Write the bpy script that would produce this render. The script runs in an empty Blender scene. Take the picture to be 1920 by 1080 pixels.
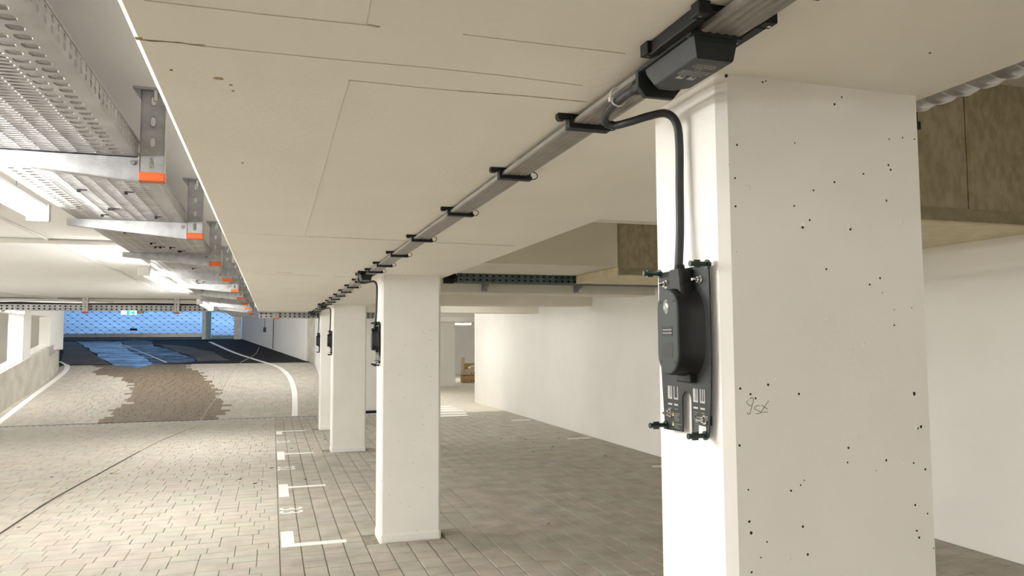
import bpy, math, random
from mathutils import Vector, Matrix
random.seed(7)
SC = bpy.context.scene
COL = SC.collection
H = 1.68                      # camera height above the floor

# ------------------------------------------------------------------ camera
FPX, YAW, PITCH, ROLL = 1424.06, math.radians(17.5137), math.radians(3.9652), math.radians(-0.2941)
_f = Vector((math.sin(YAW)*math.cos(PITCH), math.cos(YAW)*math.cos(PITCH), math.sin(PITCH)))
_r = Vector((math.cos(YAW), -math.sin(YAW), 0)); _u = _r.cross(_f)
CR = math.cos(ROLL)*_r + math.sin(ROLL)*_u
CU = -math.sin(ROLL)*_r + math.cos(ROLL)*_u
cam = bpy.data.cameras.new('camera'); cam.sensor_width = 36; cam.lens = FPX/1920*36; cam.clip_start = .05
camo = bpy.data.objects.new('camera', cam); COL.objects.link(camo)
m = Matrix((CR, CU, -_f)).transposed().to_4x4(); m.translation = (0, 0, H); camo.matrix_world = m
SC.camera = camo

# ------------------------------------------------------------------ world, exposure
w = bpy.data.worlds.new('world'); SC.world = w; w.use_nodes = True
bg = w.node_tree.nodes['Background']; bg.inputs[0].default_value = (.28, .55, 1, 1); bg.inputs[1].default_value = 1.9
SC.view_settings.view_transform = 'Standard'; SC.view_settings.look = 'None'
SC.view_settings.exposure = 0.20; SC.view_settings.gamma = 1.0; SC.view_settings.use_curve_mapping = False
LAMP_POWER = 108.0
SC.cycles.max_bounces = 16; SC.cycles.diffuse_bounces = 12; SC.cycles.glossy_bounces = 6

# ------------------------------------------------------------------ pixel helpers (a pixel gives a direction)
def ray(u, v): return (u-960)/FPX*CR - (v-540)/FPX*CU + _f
def atz(u, v, z): r = ray(u, v); t = (z-H)/r.z; return Vector((r.x*t, r.y*t, z))
def aty(u, v, y): r = ray(u, v); t = y/r.y; return Vector((r.x*t, y, H+r.z*t))
RS, RY = .15, 17.72           # ramp slope and start
def rz(y): return max(0, RS*(y-RY))
def atr(u, v):
    r = ray(u, v); t = (-H-RS*RY)/(r.z-RS*r.y); return Vector((r.x*t, r.y*t, H+r.z*t))
def toc(p):
    d = Vector(p)-Vector((0, 0, H)); z = d.dot(_f)
    if z < .1: return None
    return 960+FPX*d.dot(CR)/z, 540-FPX*d.dot(CU)/z, z

# ------------------------------------------------------------------ materials
MATS = {}
def mat(name, c1, c2=None, scale=6, rough=.6, metal=0, bump=0, bscale=80, emit=None, spec=.5, pits=0, rnd=0, streak=None, detail=6, contrast=(.35, .65), rvar=None):
    if name in MATS: return MATS[name]
    mt = bpy.data.materials.new(name); mt.use_nodes = True; nt = mt.node_tree; N = nt.nodes; L = nt.links
    b = N['Principled BSDF']; b.inputs['Roughness'].default_value = rough; b.inputs['Metallic'].default_value = metal
    b.inputs['Specular IOR Level'].default_value = spec
    geo = N.new('ShaderNodeNewGeometry'); pos = geo.outputs['Position']
    if streak:
        vm = N.new('ShaderNodeVectorMath'); vm.operation = 'MULTIPLY'; vm.inputs[1].default_value = streak
        L.new(pos, vm.inputs[0]); pos2 = vm.outputs[0]
    else: pos2 = pos
    nz = N.new('ShaderNodeTexNoise'); nz.inputs['Scale'].default_value = scale; nz.inputs['Detail'].default_value = detail
    L.new(pos2, nz.inputs['Vector'])
    rp = N.new('ShaderNodeValToRGB'); rp.color_ramp.elements[0].position = contrast[0]; rp.color_ramp.elements[1].position = contrast[1]
    rp.color_ramp.elements[0].color = (*c1, 1); rp.color_ramp.elements[1].color = (*(c2 or c1), 1)
    L.new(nz.outputs['Fac'], rp.inputs[0]); out = rp.outputs[0]
    if rnd:
        oi = N.new('ShaderNodeObjectInfo'); ad = N.new('ShaderNodeMath'); ad.operation = 'ADD'
        L.new(oi.outputs['Random'], ad.inputs[0]); L.new(geo.outputs['Random Per Island'], ad.inputs[1])
        wn = N.new('ShaderNodeTexWhiteNoise'); wn.noise_dimensions = '1D'; L.new(ad.outputs[0], wn.inputs['W'])
        hs = N.new('ShaderNodeMix'); hs.data_type = 'RGBA'; hs.blend_type = 'MULTIPLY'; hs.inputs['Factor'].default_value = rnd
        L.new(out, hs.inputs['A']); L.new(wn.outputs['Color'], hs.inputs['B'])
        # soften the random tint towards white
        mx = N.new('ShaderNodeMix'); mx.data_type = 'RGBA'; mx.inputs['Factor'].default_value = .945
        mx.inputs['B'].default_value = (1, 1, 1, 1); L.new(wn.outputs['Color'], mx.inputs['A']); L.new(mx.outputs['Result'], hs.inputs['B'])
        out = hs.outputs['Result']
    if pits:
        vo = N.new('ShaderNodeTexVoronoi'); vo.inputs['Scale'].default_value = 26; L.new(pos, vo.inputs['Vector'])
        lt = N.new('ShaderNodeMath'); lt.operation = 'LESS_THAN'; lt.inputs[1].default_value = .075; L.new(vo.outputs['Distance'], lt.inputs[0])
        sp = N.new('ShaderNodeSeparateColor'); L.new(vo.outputs['Color'], sp.inputs[0])
        l2 = N.new('ShaderNodeMath'); l2.operation = 'LESS_THAN'; l2.inputs[1].default_value = pits; L.new(sp.outputs[0], l2.inputs[0])
        mu = N.new('ShaderNodeMath'); mu.operation = 'MULTIPLY'; L.new(lt.outputs[0], mu.inputs[0]); L.new(l2.outputs[0], mu.inputs[1])
        mp = N.new('ShaderNodeMix'); mp.data_type = 'RGBA'; mp.inputs['B'].default_value = (.03, .028, .022, 1)
        L.new(mu.outputs[0], mp.inputs['Factor']); L.new(out, mp.inputs['A']); out = mp.outputs['Result']
    L.new(out, b.inputs['Base Color'])
    if bump:
        n2 = N.new('ShaderNodeTexNoise'); n2.inputs['Scale'].default_value = bscale; n2.inputs['Detail'].default_value = 4
        L.new(pos2, n2.inputs['Vector'])
        bp = N.new('ShaderNodeBump'); bp.inputs['Strength'].default_value = bump; bp.inputs['Distance'].default_value = .01
        L.new(n2.outputs['Fac'], bp.inputs['Height']); L.new(bp.outputs[0], b.inputs['Normal'])
    if rvar:
        n3 = N.new('ShaderNodeTexNoise'); n3.inputs['Scale'].default_value = 1.6; n3.inputs['Detail'].default_value = 8; n3.inputs['Roughness'].default_value = .7; L.new(pos2, n3.inputs['Vector'])
        mr = N.new('ShaderNodeMapRange'); mr.inputs[1].default_value = .36; mr.inputs[2].default_value = .64; mr.inputs[3].default_value = rvar[0]; mr.inputs[4].default_value = rvar[1]
        L.new(n3.outputs['Fac'], mr.inputs[0]); L.new(mr.outputs[0], b.inputs['Roughness'])
    if emit:
        b.inputs['Emission Color'].default_value = (*emit[0], 1); b.inputs['Emission Strength'].default_value = emit[1]
    MATS[name] = mt; return mt
mat('soffit_paint', (.87, .845, .78), (.90, .875, .81), 2.2, .75, bump=.12, bscale=45)
mat('ceiling_paint', (.81, .81, .81), (.85, .85, .85), 1.5, .75, bump=.1, bscale=40)
mat('column_paint', (.83, .82, .79), (.87, .86, .83), 3, .65, bump=.12, bscale=38, pits=.45)
mat('wall_paint', (.84, .83, .80), (.88, .87, .84), 1.2, .7, bump=.1, bscale=20)
mat('beam_paint', (.72, .69, .60), (.77, .73, .64), 2, .75, bump=.1)
mat('raw_concrete', (.34, .295, .20), (.46, .40, .285), 22, .9, bump=.5, bscale=60, streak=(1, 1, .5))
mat('raw_strip', (.28, .25, .16), (.36, .325, .22), 14, .9, bump=.5, bscale=90)
mat('insulation', (.66, .59, .40), (.76, .69, .50), 8, .9, bump=.3)
mat('parapet_concrete', (.50, .48, .41), (.62, .60, .53), 2.5, .85, bump=.2, bscale=25)
mat('paver', (.415, .385, .325), (.495, .465, .40), 5, .8, bump=.3, bscale=120, rnd=1)
mat('paver_grey', (.345, .318, .262), (.45, .42, .36), 4, .8, bump=.35, bscale=120, rnd=1)
mat('paver_wet', (.15, .112, .066), (.19, .147, .092), 5, .7, bump=.25, bscale=120, rnd=1)
mat('joint_sand', (.19, .165, .125), (.30, .265, .21), 30, .95)
mat('far_paving', (.64, .60, .51), (.71, .67, .58), 3, .8, bump=.2)
mat('asphalt', (.010, .0105, .012), (.022, .0215, .0215), 7, .85, spec=.25, bump=.5, bscale=220)
mat('asphalt_brown', (.07, .06, .05), (.10, .088, .075), 2, .8, bump=.4, bscale=220)
mat('wet_film', (.012, .014, .018), (.035, .037, .042), 5, .20, spec=.7, bump=.8, bscale=7, streak=(.7, 3.4, 1), rvar=(.10, .55))
mat('damp_film', (.010, .011, .014), (.02, .021, .024), 5, .45, spec=.4, bump=.8, bscale=9, streak=(.7, 3.4, 1), rvar=(.28, .75))
mat('outdoor_concrete', (.42, .43, .45), (.55, .55, .57), .6, .8)
mat('line_paint', (.82, .81, .78), (.88, .87, .85), 20, .6)
mat('galvanised', (.33, .335, .34), (.46, .465, .47), 24, .42, .75, bump=.05, contrast=(.3, .7))
mat('galvanised_dark', (.16, .17, .175), (.25, .26, .265), 18, .45, .6)
mat('tray_steel', (.32, .32, .32), (.42, .42, .415), 9, .42, .7)
mat('green_grey_steel', (.075, .10, .10), (.13, .16, .16), 12, .5, .5)
mat('duct_zinc', (.40, .40, .41), (.60, .60, .61), 9, .32, .8)
mat('orange_plastic', (.56, .10, .016), (.62, .12, .022), 8, .5)
mat('black_plastic', (.007, .0078, .009), (.011, .012, .013), 30, .5, spec=.3)
mat('charcoal_plastic', (.015, .0185, .0185), (.021, .025, .025), 40, .5, spec=.35, bump=.05, bscale=400)
mat('cover_plastic', (.026, .034, .032), (.032, .041, .039), 40, .55, spec=.35)
mat('green_black', (.005, .022, .015), (.008, .032, .022), 40, .4)
mat('chrome', (.75, .75, .74), (.85, .85, .84), 20, .18, 1)
mat('dark_hole', (.004, .004, .004), None, 5, .6)
mat('lens_glass', (.22, .24, .24), (.55, .57, .57), 90, .1, .6)
mat('cable_rubber', (.018, .020, .021), (.026, .028, .029), 30, .5)
mat('ribbon_pvc', (.22, .205, .185), (.28, .262, .24), 20, .42)
mat('tie_white', (.70, .68, .64), None, 5, .5)
mat('print_grey', (.36, .37, .36), (.44, .45, .44), 60, .6)
mat('print_dim', (.12, .13, .125), (.16, .17, .165), 60, .6)
mat('print_white', (.62, .62, .60), None, 60, .6)
mat('print_yellow', (.62, .60, .22), None, 60, .6)
mat('sticker', (.78, .76, .72), None, 60, .5)
mat('pencil', (.035, .032, .026), None, 60, .7)
mat('seam', (.50, .46, .37), (.60, .55, .45), 30, .8)
mat('seam_dark', (.20, .18, .13), (.46, .42, .33), 40, .8)
mat('stain', (.36, .29, .13), (.48, .41, .26), 60, .85)
mat('lamp_white', (.80, .80, .80), None, 5, .5)
mat('lamp_glow', (.9, .9, .9), None, 5, .5, emit=((1, .975, .935), LAMP_POWER))
mat('lamp_glow_soft', (.9, .9, .9), None, 5, .5, emit=((1, .975, .935), LAMP_POWER*.62))
mat('conduit', (.60, .585, .55), (.66, .645, .61), 8, .5)
mat('conduit_dark', (.22, .21, .19), (.28, .27, .25), 8, .5)
mat('gate_steel', (.24, .25, .25), (.32, .33, .33), 10, .4, .7)
mat('gate_blue', (.13, .22, .27), (.17, .27, .32), 10, .45, .3)
mat('gate_rail', (.42, .41, .39), (.50, .49, .46), 10, .4, .5)
mat('grille_wire', (.13, .16, .20), (.18, .22, .26), 30, .4, .6)
mat('exit_green', (.0, .42, .26), None, 5, .5, emit=((.0, .75, .42), .9))
mat('exit_white', (.85, .88, .85), None, 5, .5, emit=((.9, 1, .95), .8))
mat('cardboard', (.52, .36, .17), (.62, .45, .24), 12, .85)
mat('cardboard_light', (.68, .58, .42), (.74, .64, .48), 12, .85)
mat('wood', (.66, .52, .34), (.74, .60, .42), 14, .7, streak=(1, 1, .15))
mat('red_tool', (.45, .06, .04), None, 5, .5)
mat('dry_leaf', (.06, .038, .018), (.11, .07, .035), 40, .8)
mat('cord', (.055, .05, .045), (.09, .08, .07), 30, .55)
mat('cord_pale', (.52, .48, .40), None, 30, .55)

# ------------------------------------------------------------------ mesh builder
class MB:
    def __init__(s): s.v = []; s.f = []; s.m = []; s.mi = 0; s.sm = []
    def add(s, vs, fs, smooth=False):
        o = len(s.v); s.v += [tuple(p) for p in vs]
        for f in fs: s.f.append(tuple(i+o for i in f)); s.m.append(s.mi); s.sm.append(smooth)
        return s
    def box(s, x0, x1, y0, y1, z0, z1):
        return s.add([(x0,y0,z0),(x1,y0,z0),(x1,y1,z0),(x0,y1,z0),(x0,y0,z1),(x1,y0,z1),(x1,y1,z1),(x0,y1,z1)],
                     [(0,3,2,1),(4,5,6,7),(0,1,5,4),(1,2,6,5),(2,3,7,6),(3,0,4,7)])
    def hexa(s, b, t):      # bottom 4 points (ccw from above), top 4 points
        return s.add(list(b)+list(t), [(0,3,2,1),(4,5,6,7),(0,1,5,4),(1,2,6,5),(2,3,7,6),(3,0,4,7)])
    def prism(s, poly, fn, a, b):   # poly 2-D, fn(p, q, t) -> 3-D
        n = len(poly)
        vs = [fn(p, q, a) for p, q in poly]+[fn(p, q, b) for p, q in poly]
        return s.add(vs, [tuple(range(n)), tuple(range(2*n-1, n-1, -1))]+[(i, i+n, (i+1) % n+n, (i+1) % n) for i in range(n)])
    def loft(s, loops, cap=True, smooth=False):
        n = len(loops[0]); vs = [p for lp in loops for p in lp]; fs = []
        for k in range(len(loops)-1):
            for i in range(n): fs.append((k*n+i, k*n+(i+1) % n, (k+1)*n+(i+1) % n, (k+1)*n+i))
        s.add(vs, fs, smooth)
        if cap:
            s.add(loops[0], [tuple(range(n-1, -1, -1))]); s.add(loops[-1], [tuple(range(n))])
        return s
    def cyl(s, p0, p1, r, n=12, r1=None, smooth=True):
        p0, p1 = Vector(p0), Vector(p1); d = (p1-p0).normalized()
        a = d.orthogonal().normalized(); b = d.cross(a)
        ring = lambda p, r: [p+a*r*math.cos(2*math.pi*i/n)+b*r*math.sin(2*math.pi*i/n) for i in range(n)]
        return s.loft([ring(p0, r), ring(p1, r if r1 is None else r1)], smooth=smooth)
    def tube(s, pts, r, n=10):
        pts = [Vector(p) for p in pts]; loops = []; a = None
        for i, p in enumerate(pts):
            d = (pts[min(i+1, len(pts)-1)]-pts[max(i-1, 0)]).normalized()
            if a is None: a = d.orthogonal().normalized()
            a = (a-d*a.dot(d)).normalized(); b = d.cross(a)
            loops.append([p+a*r*math.cos(2*math.pi*k/n)+b*r*math.sin(2*math.pi*k/n) for k in range(n)])
        return s.loft(loops, smooth=True)
    def build(s, name, mats, parent=None, loc=(0, 0, 0), bevel=0):
        me = bpy.data.meshes.new(name); me.from_pydata(s.v, [], s.f)
        if not isinstance(mats, (list, tuple)): mats = [mats]
        for k in mats: me.materials.append(MATS[k])
        me.polygons.foreach_set('material_index', s.m); me.polygons.foreach_set('use_smooth', s.sm); me.update()
        o = bpy.data.objects.new(name, me); COL.objects.link(o); o.location = loc
        if parent: o.parent = parent
        if bevel:
            b = o.modifiers.new('bevel', 'BEVEL'); b.width = bevel; b.segments = 2; b.limit_method = 'ANGLE'
        return o
def tag(o, label, cat=None, group=None, kind=None):
    o['label'] = label
    if cat: o['category'] = cat
    if group: o['group'] = group
    if kind: o['kind'] = kind
    return o
def thing(name, label, cat, loc=(0, 0, 0), group=None, rotz=0):
    o = bpy.data.objects.new(name, None); o.empty_display_size = .05; COL.objects.link(o); o.location = loc; o.rotation_euler = (0, 0, rotz)
    return tag(o, label, cat, group)
def struct(o, label, cat=None): return tag(o, label, cat, kind='structure')
def dup(root, loc, label=None):
    def cp(o, par):
        c = o.copy(); COL.objects.link(c); c.parent = par
        for ch in o.children: cp(ch, c)
        return c
    r = cp(root, None); r.location = loc
    if label: r['label'] = label
    return r
def dupo(o, off, label=None):
    c = o.copy(); COL.objects.link(c); c.location = Vector(o.location)+Vector(off)
    if label: c['label'] = label
    for ch in o.children:
        d = ch.copy(); COL.objects.link(d); d.parent = c
    return c
def smoothpath(pts, n=8):
    pts = [Vector(p) for p in pts]; out = []
    for i in range(len(pts)-1):
        p0, p1, p2, p3 = pts[max(i-1, 0)], pts[i], pts[i+1], pts[min(i+2, len(pts)-1)]
        for k in range(n):
            t = k/n
            out.append(.5*((2*p1)+(p2-p0)*t+(2*p0-5*p1+4*p2-p3)*t*t+(3*p1-p0-3*p2+p3)*t**3))
    return out+[pts[-1]]
def text_mesh(body, size, name, m, parent, M4, extrude=.0002):
    cu = bpy.data.curves.new(name, 'FONT'); cu.body = body; cu.size = size; cu.extrude = extrude; cu.align_x = 'LEFT'
    cu.resolution_u = 4
    t = bpy.data.objects.new('tmp_text', cu); COL.objects.link(t); bpy.context.view_layer.update()
    me = bpy.data.meshes.new_from_object(t.evaluated_get(bpy.context.evaluated_depsgraph_get()))
    bpy.data.objects.remove(t); me.materials.clear(); me.materials.append(MATS[m]); me.transform(M4); me.name = name
    o = bpy.data.objects.new(name, me); COL.objects.link(o)
    if parent: o.parent = parent
    return o
def inpoly(x, y, P):
    c = False; n = len(P)
    for i in range(n):
        (x1, y1), (x2, y2) = P[i][:2], P[i-1][:2]
        if (y1 > y) != (y2 > y) and x < (x2-x1)*(y-y1)/(y2-y1)+x1: c = not c
    return c

SOF, CEI, BAYTOP = 2.25, 2.54, 3.45
XL, XR = -.262, 1.468          # drop beam edges
XW = 5.35                     # right wall face
GY = 29.72                    # gate line
# ================================================================== STRUCTURE
# --- ceilings
mb = MB()
prof = [(XL, CEI+.3), (XL, SOF+.016), (XL+.014, SOF), (XR, SOF), (XR, BAYTOP+.2), (XL+.2, BAYTOP+.2), (XL+.2, CEI+.3)]
mb.prism(prof, lambda p, q, t: (p, t, q), -7, 15.22)
soffit = struct(mb.build('ceiling_beam', 'soffit_paint'), 'wide cream painted concrete drop beam above the pillar row')
struct(MB().box(-9.2, XL, -7, 17.9, CEI, CEI+.3).box(XL, 11, 15.22, 17.9, CEI, CEI+.3).box(1.46, 11, 17.9, 38, CEI, CEI+.3).box(1.46, 11, 9.7, 15.22, CEI, CEI+.3).build('ceiling', 'ceiling_paint'),
       'pale painted concrete ceiling above the driving lane')
struct(MB().box(XR, XW+.3, -7, 9.75, BAYTOP, BAYTOP+.25).build('ceiling_bay', 'beam_paint'), 'high concrete ceiling above the parking bays')
struct(MB().box(XR, 2.55, 2.6, 3.27, SOF, SOF+.10).build('ceiling_ledge', 'soffit_paint'), 'flush cream slab ledge behind the pencil-marked pillar')
# formwork seams on the drop beam
def seam(px, wd, m='seam', name='formwork_seam'):
    b = MB()
    for (a, c) in zip(px[:-1], px[1:]):
        p, q = atz(*a, SOF), atz(*c, SOF); d = (q-p).normalized(); n = Vector((-d.y, d.x, 0))*wd*.7
        b.hexa([p-n-Vector((0,0,.0012)), q-n-Vector((0,0,.0012)), q+n-Vector((0,0,.0012)), p+n-Vector((0,0,.0012))], [p-n, q-n, q+n, p+n])
    b.build(name, m, soffit)
seam([(270, 0), (500, 27), (690, 47)], .0012); seam([(687, 47), (697, -8)], .0012)
seam([(690, 46), (712, 50)], .003, 'seam_dark')
seam([(255, 73), (290, 76), (340, 80), (380, 86)], .0025, 'seam_dark'); seam([(380, 86), (530, 101), (640, 112), (800, 126), (950, 142), (1092, 160)], .0011)
seam([(868, 64), (1000, 80), (1172, 100)], .0010)
seam([(655, 150), (780, 163), (860, 170)], .0016); seam([(860, 170), (990, 180), (1102, 191)], .0014, 'seam_dark')
seam([(655, 150), (640, 200), (612, 300), (572, 441)], .0014)
seam([(420, 437), (572, 443)], .0018); seam([(572, 443), (690, 448), (780, 452)], .0028, 'seam_dark'); seam([(810, 454), (965, 461)], .0028, 'seam_dark')
seam([(515, 510), (550, 512)], .003, 'seam_dark'); seam([(625, 518), (690, 520)], .0035, 'seam_dark'); seam([(470, 512), (600, 517)], .002)
def blotch(px, py, rx, ry, m='stain', n=9, par=soffit):
    c = atz(px, py, SOF); b = MB(); k = c.y/FPX
    pts = [(c.x+rx*k*math.cos(i*6.283/n)*random.uniform(.6, 1.2), c.y+ry*k*1.5*math.sin(i*6.283/n)*random.uniform(.6, 1.2)) for i in range(n)]
    b.prism(pts, lambda p, q, t: (p, q, t), SOF-.0012, SOF); b.build('rust_stain', m, par)
blotch(259, 71, 9, 3); blotch(283, 76, 12, 2.5); blotch(376, 84, 8, 2); blotch(411, 147, 11, 4); blotch(432, 159, 4, 2); blotch(437, 170, 3, 3); blotch(455, 305, 2, 4)
blotch(1743, 99, 3, 2, 'pencil'); blotch(321, 131, 3, 1.5, 'pencil')
# right bay beams
struct(MB().box(XR, 3.97, 8.31, 9.63, 2.563, BAYTOP).box(XR, 3.97, 3.93, 5.2, 2.563, BAYTOP).build('ceiling_crossbeam', 'beam_paint'), 'painted concrete cross beams over the bays')
for k, (y0, y1) in enumerate(((3.93, 5.2), (8.31, 9.63))):
    o = bpy.data.objects.new('ceiling_block', None); COL.objects.link(o); o.location = (4.66, (y0+y1)/2, 2.454)
    struct(o, ['bare brown concrete block above the bays by the spiral duct', 'bare brown concrete block between painted cross beam and wall'][k])
    hy = (y1-y0)/2
    a = 4.49 if k == 0 else 4.66
    MB().box(-.66, a-4.66-.005, -hy, hy, .10, BAYTOP-2.454).build('block_face', 'raw_concrete', o)
    if k == 0: MB().box(a-4.66+.005, .69, -hy, hy, .10, BAYTOP-2.454).build('block_face', 'raw_concrete', o)
    else: MB().box(0, .69, -hy, hy, .10, BAYTOP-2.454).build('block_face', 'raw_concrete', o)
    MB().box(-.69, .69, -hy-.006, hy, .012, .10).build('edge_strip', 'raw_strip', o)
    MB().box(-.69, .69, -hy+.002, hy, 0, .012).build('insulation_panel', 'insulation', o)
    MB().box(-.70, -.69, -hy, hy, 0, .105).build('insulation_edge', 'insulation', o)
    MB().box(-.70, -.66, -hy-.004, -hy+.05, .105, BAYTOP-2.454).build('corner_strip', 'raw_strip', o)
struct(MB().box(XR, XW, 9.98, 10.6, 2.335, CEI+.1).build('ceiling_beam_tray', 'beam_paint'), 'painted beam carrying the dark cable tray')
struct(MB().box(XR, XW, 12.29, 12.75, 2.278, CEI).build('ceiling_beam_mid', 'beam_paint'), 'painted beam above the zebra crossing')
struct(MB().box(XR, XW, 15.1, 15.6, 2.257, CEI).build('ceiling_beam_far', 'beam_paint'), 'painted beam before the bright far room')
struct(MB().box(XR, 11, 26.2, 26.6, 2.37, CEI).build('ceiling_beam_end', 'wall_paint'), 'white lintel beam in the far room')
struct(MB().box(-9.6, 11.4, -7.4, 38.4, -.6, -.26).build('floor_light_block', 'raw_concrete'), 'unseen concrete slab added beneath the paving to keep sky light out')  # added slab that stops world light leaking up through floor gaps
struct(MB().box(2.68, 11, 17.6, 17.84, -.2, -.001).build('floor_joint', 'far_paving'), 'strip of paving beside the end of the drain')
struct(MB().box(-5.5, 1.5, 20.0, 20.4, 2.56, 3.1).build('ceiling_beam_ramp', 'wall_paint'), 'white beam above the foot of the exit ramp')
# --- walls
struct(MB().box(XW, XW+.3, -7, 20.42, 0, BAYTOP).build('wall_right', 'wall_paint'), 'long white painted wall beside the parking bays')
struct(MB().box(-9.2, XW+.3, -7.3, -7, 0, BAYTOP).build('wall_back', 'wall_paint'), 'white wall behind the viewer')
struct(MB().box(-6.6, -6.3, -7, 17.9, 0, CEI).build('wall_left', 'wall_paint'), 'white wall along the driving lane')
struct(MB().box(-9.4, -9.1, 17.6, GY+.5, 0, 5).box(-9.1, -6.3, 17.6, 17.9, 0, CEI).build('wall_stairs', 'wall_paint'), 'grey white wall behind the parapet openings')
struct(MB().box(11, 11.3, 20.1, 38, 0, CEI).box(2.6, 11.3, 38, 38.3, 0, CEI).box(XW+.3, 11, 20.12, 20.42, 0, CEI).build('wall_far', 'wall_paint'), 'pale end wall of the far room')
struct(MB().box(1.75, 2.7, 18.15, 18.4, 0, CEI+.2).box(2.5, 2.7, 18.4, 38, 0, CEI).build('wall_end', 'wall_paint'), 'white end wall behind the drain channel')
# ramp side wall (right), jogged
b = MB()
b.prism([(1.75, 18.15), (1.75, 18.5), (1.52, 24.3), (1.26, 24.2), (1.42, 18.15)], lambda p, q, t: (p, q, t), -.2, 5)
b.build('wall_ramp_near', 'wall_paint'); struct(bpy.data.objects['wall_ramp_near'], 'white wall stub where the ramp turns')
b = MB(); b.prism([(1.30, 24.3), (1.08, 24.86), (1.3, 25.2), (1.6, 24.5)], lambda p, q, t: (p, q, t), 0, 5)
struct(b.build('wall_ramp_jamb', 'parapet_concrete'), 'bare grey concrete jamb in the ramp wall')
b = MB(); b.prism([(1.04, 24.84), (-1.08, GY), (-1.08, GY+.4), (1.5, 25.2)], lambda p, q, t: (p, q, t), 0, 5)
struct(b.build('wall_ramp', 'wall_paint'), 'white side wall along the asphalt ramp')
# ramp roof + gate wall
b = MB(); b.hexa([(-9.3, 17.9, CEI), (2.6, 17.9, CEI), (2.6, GY+.6, 4.40), (-9.3, GY+.6, 4.40)], [(-9.3, 17.9, CEI+.3), (2.6, 17.9, CEI+.3), (2.6, GY+.6, 4.7), (-9.3, GY+.6, 4.7)])
struct(b.build('ceiling_ramp', 'ceiling_paint'), 'pale sloping ceiling above the exit ramp')
struct(MB().box(-9.3, -7.02, GY, GY+.3, 0, 4.6).box(-7.02, -1.05, GY, GY+.3, 3.9, 4.6).box(-1.05, 2.6, GY+.05, GY+.4, 0, 4.6).build('wall_gate', 'wall_paint'), 'wall and lintel around the exit gate')
# left ramp wall behind the parapet end
b = MB(); b.prism([(-6.25, 25.6), (-7.02, GY), (-7.3, GY), (-6.5, 25.5)], lambda p, q, t: (p, q, t), .8, 4.5)
struct(b.build('wall_ramp_left', 'wall_paint'), 'white wall from the parapet to the exit gate')
# parapet with pillars and lintel
path = [(-5.53, 17.75), (-5.53, 19), (-5.53, 20.5), (-5.52, 22), (-5.54, 23), (-5.63, 23.9), (-5.85, 24.8), (-6.25, 25.6)]
sp = smoothpath([(x, y, 0) for x, y in path], 4)
def sweep(sp, th, z0, z1):
    b = MB(); loops = []
    for i, p in enumerate(sp):
        d = (sp[min(i+1, len(sp)-1)]-sp[max(i-1, 0)]).normalized(); n = Vector((-d.y, d.x, 0))*th
        q = p+n; loops.append([(p.x, p.y, z0(p.y)), (p.x, p.y, z1(p.y)), (q.x, q.y, z1(p.y)), (q.x, q.y, z0(p.y))])
    return b.loft(loops)
par = struct(sweep(sp, .28, lambda y: rz(y)-.15, lambda y: rz(y)+.86).build('wall_parapet', 'parapet_concrete'), 'bare concrete parapet curving beside the ramp')
MB().hexa([(-5.57, 17.75, rz(17.75)+.86), (-5.57, 22.9, rz(22.9)+.86), (-5.8, 22.9, rz(22.9)+.86), (-5.8, 17.75, rz(17.75)+.86)],
          [(-5.57, 17.75, rz(17.75)+.90), (-5.57, 22.9, rz(22.9)+.90), (-5.8, 22.9, rz(22.9)+.90), (-5.8, 17.75, rz(17.75)+.90)]).build('coping', 'wall_paint', par)
struct(MB().box(-5.85, -5.54, 20.35, 20.95, 1.2, 2.6).build('wall_parapet_pillar', 'wall_paint'), 'white pillar standing on the concrete parapet')
struct(MB().box(-5.82, -5.54, 22.75, 23.95, 1.5, 3.4).box(-5.85, -5.545, 17.75, 23.95, 2.36, 3.4).build('wall_parapet_lintel', 'wall_paint'), 'white lintel and end pillar above the parapet')
struct(MB().box(-9.1, -5.95, 24.4, 24.6, 0, 4).build('wall_recess', 'wall_paint'), 'grey wall seen through the parapet opening')
b = sweep(sp[14:], .25, lambda y: rz(y)+.6, lambda y: 4.4); struct(b.build('wall_parapet_end', 'wall_paint'), 'white wall above the curved end of the parapet')

# ================================================================== FLOOR
floor = struct(MB().box(-6.4, XW+.1, -7, 17.62, -.2, -.012).build('floor', 'joint_sand'), 'paved floor of the underground car park')
PAVE_L = (.17, .214, .257)
cols = [(.905, 1.455, 1.385, 1.69), (.885, 1.40, 6.5, 6.8), (.885, 1.40, 11.97, 12.27), (.885, 1.40, 15.08, 15.38)]
def pmesh(mb, x0, x1, y0, y1, zf=lambda y: 0, g=.0018):
    c = .0035
    def ring(i, dz): return [(x0+i, y0+i, zf(y0+i)+dz), (x1-i, y0+i, zf(y0+i)+dz), (x1-i, y1-i, zf(y1-i)+dz), (x0+i, y1-i, zf(y1-i)+dz)]
    a, b_, t = ring(g, -.02), ring(g, -c), ring(g+c, 0)
    mb.add(a+b_+t, [(0,1,5,4),(1,2,6,5),(2,3,7,6),(3,0,4,7),(4,5,9,8),(5,6,10,9),(6,7,11,10),(7,4,8,11),(8,9,10,11)])
lane, bay = [], []
y = 3.4
while y < 17.6:
    x = .085
    x -= 0
    first = random.choice((.085, .128, .17, .214)); xs = [x, x-first]
    while xs[-1] > -6.2: xs.append(xs[-1]-random.choice(PAVE_L))
    for a, c in zip(xs[1:], xs[:-1]): lane.append((a, c, y, min(y+.17, 17.62)))
    y += .17
x = .085
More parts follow.
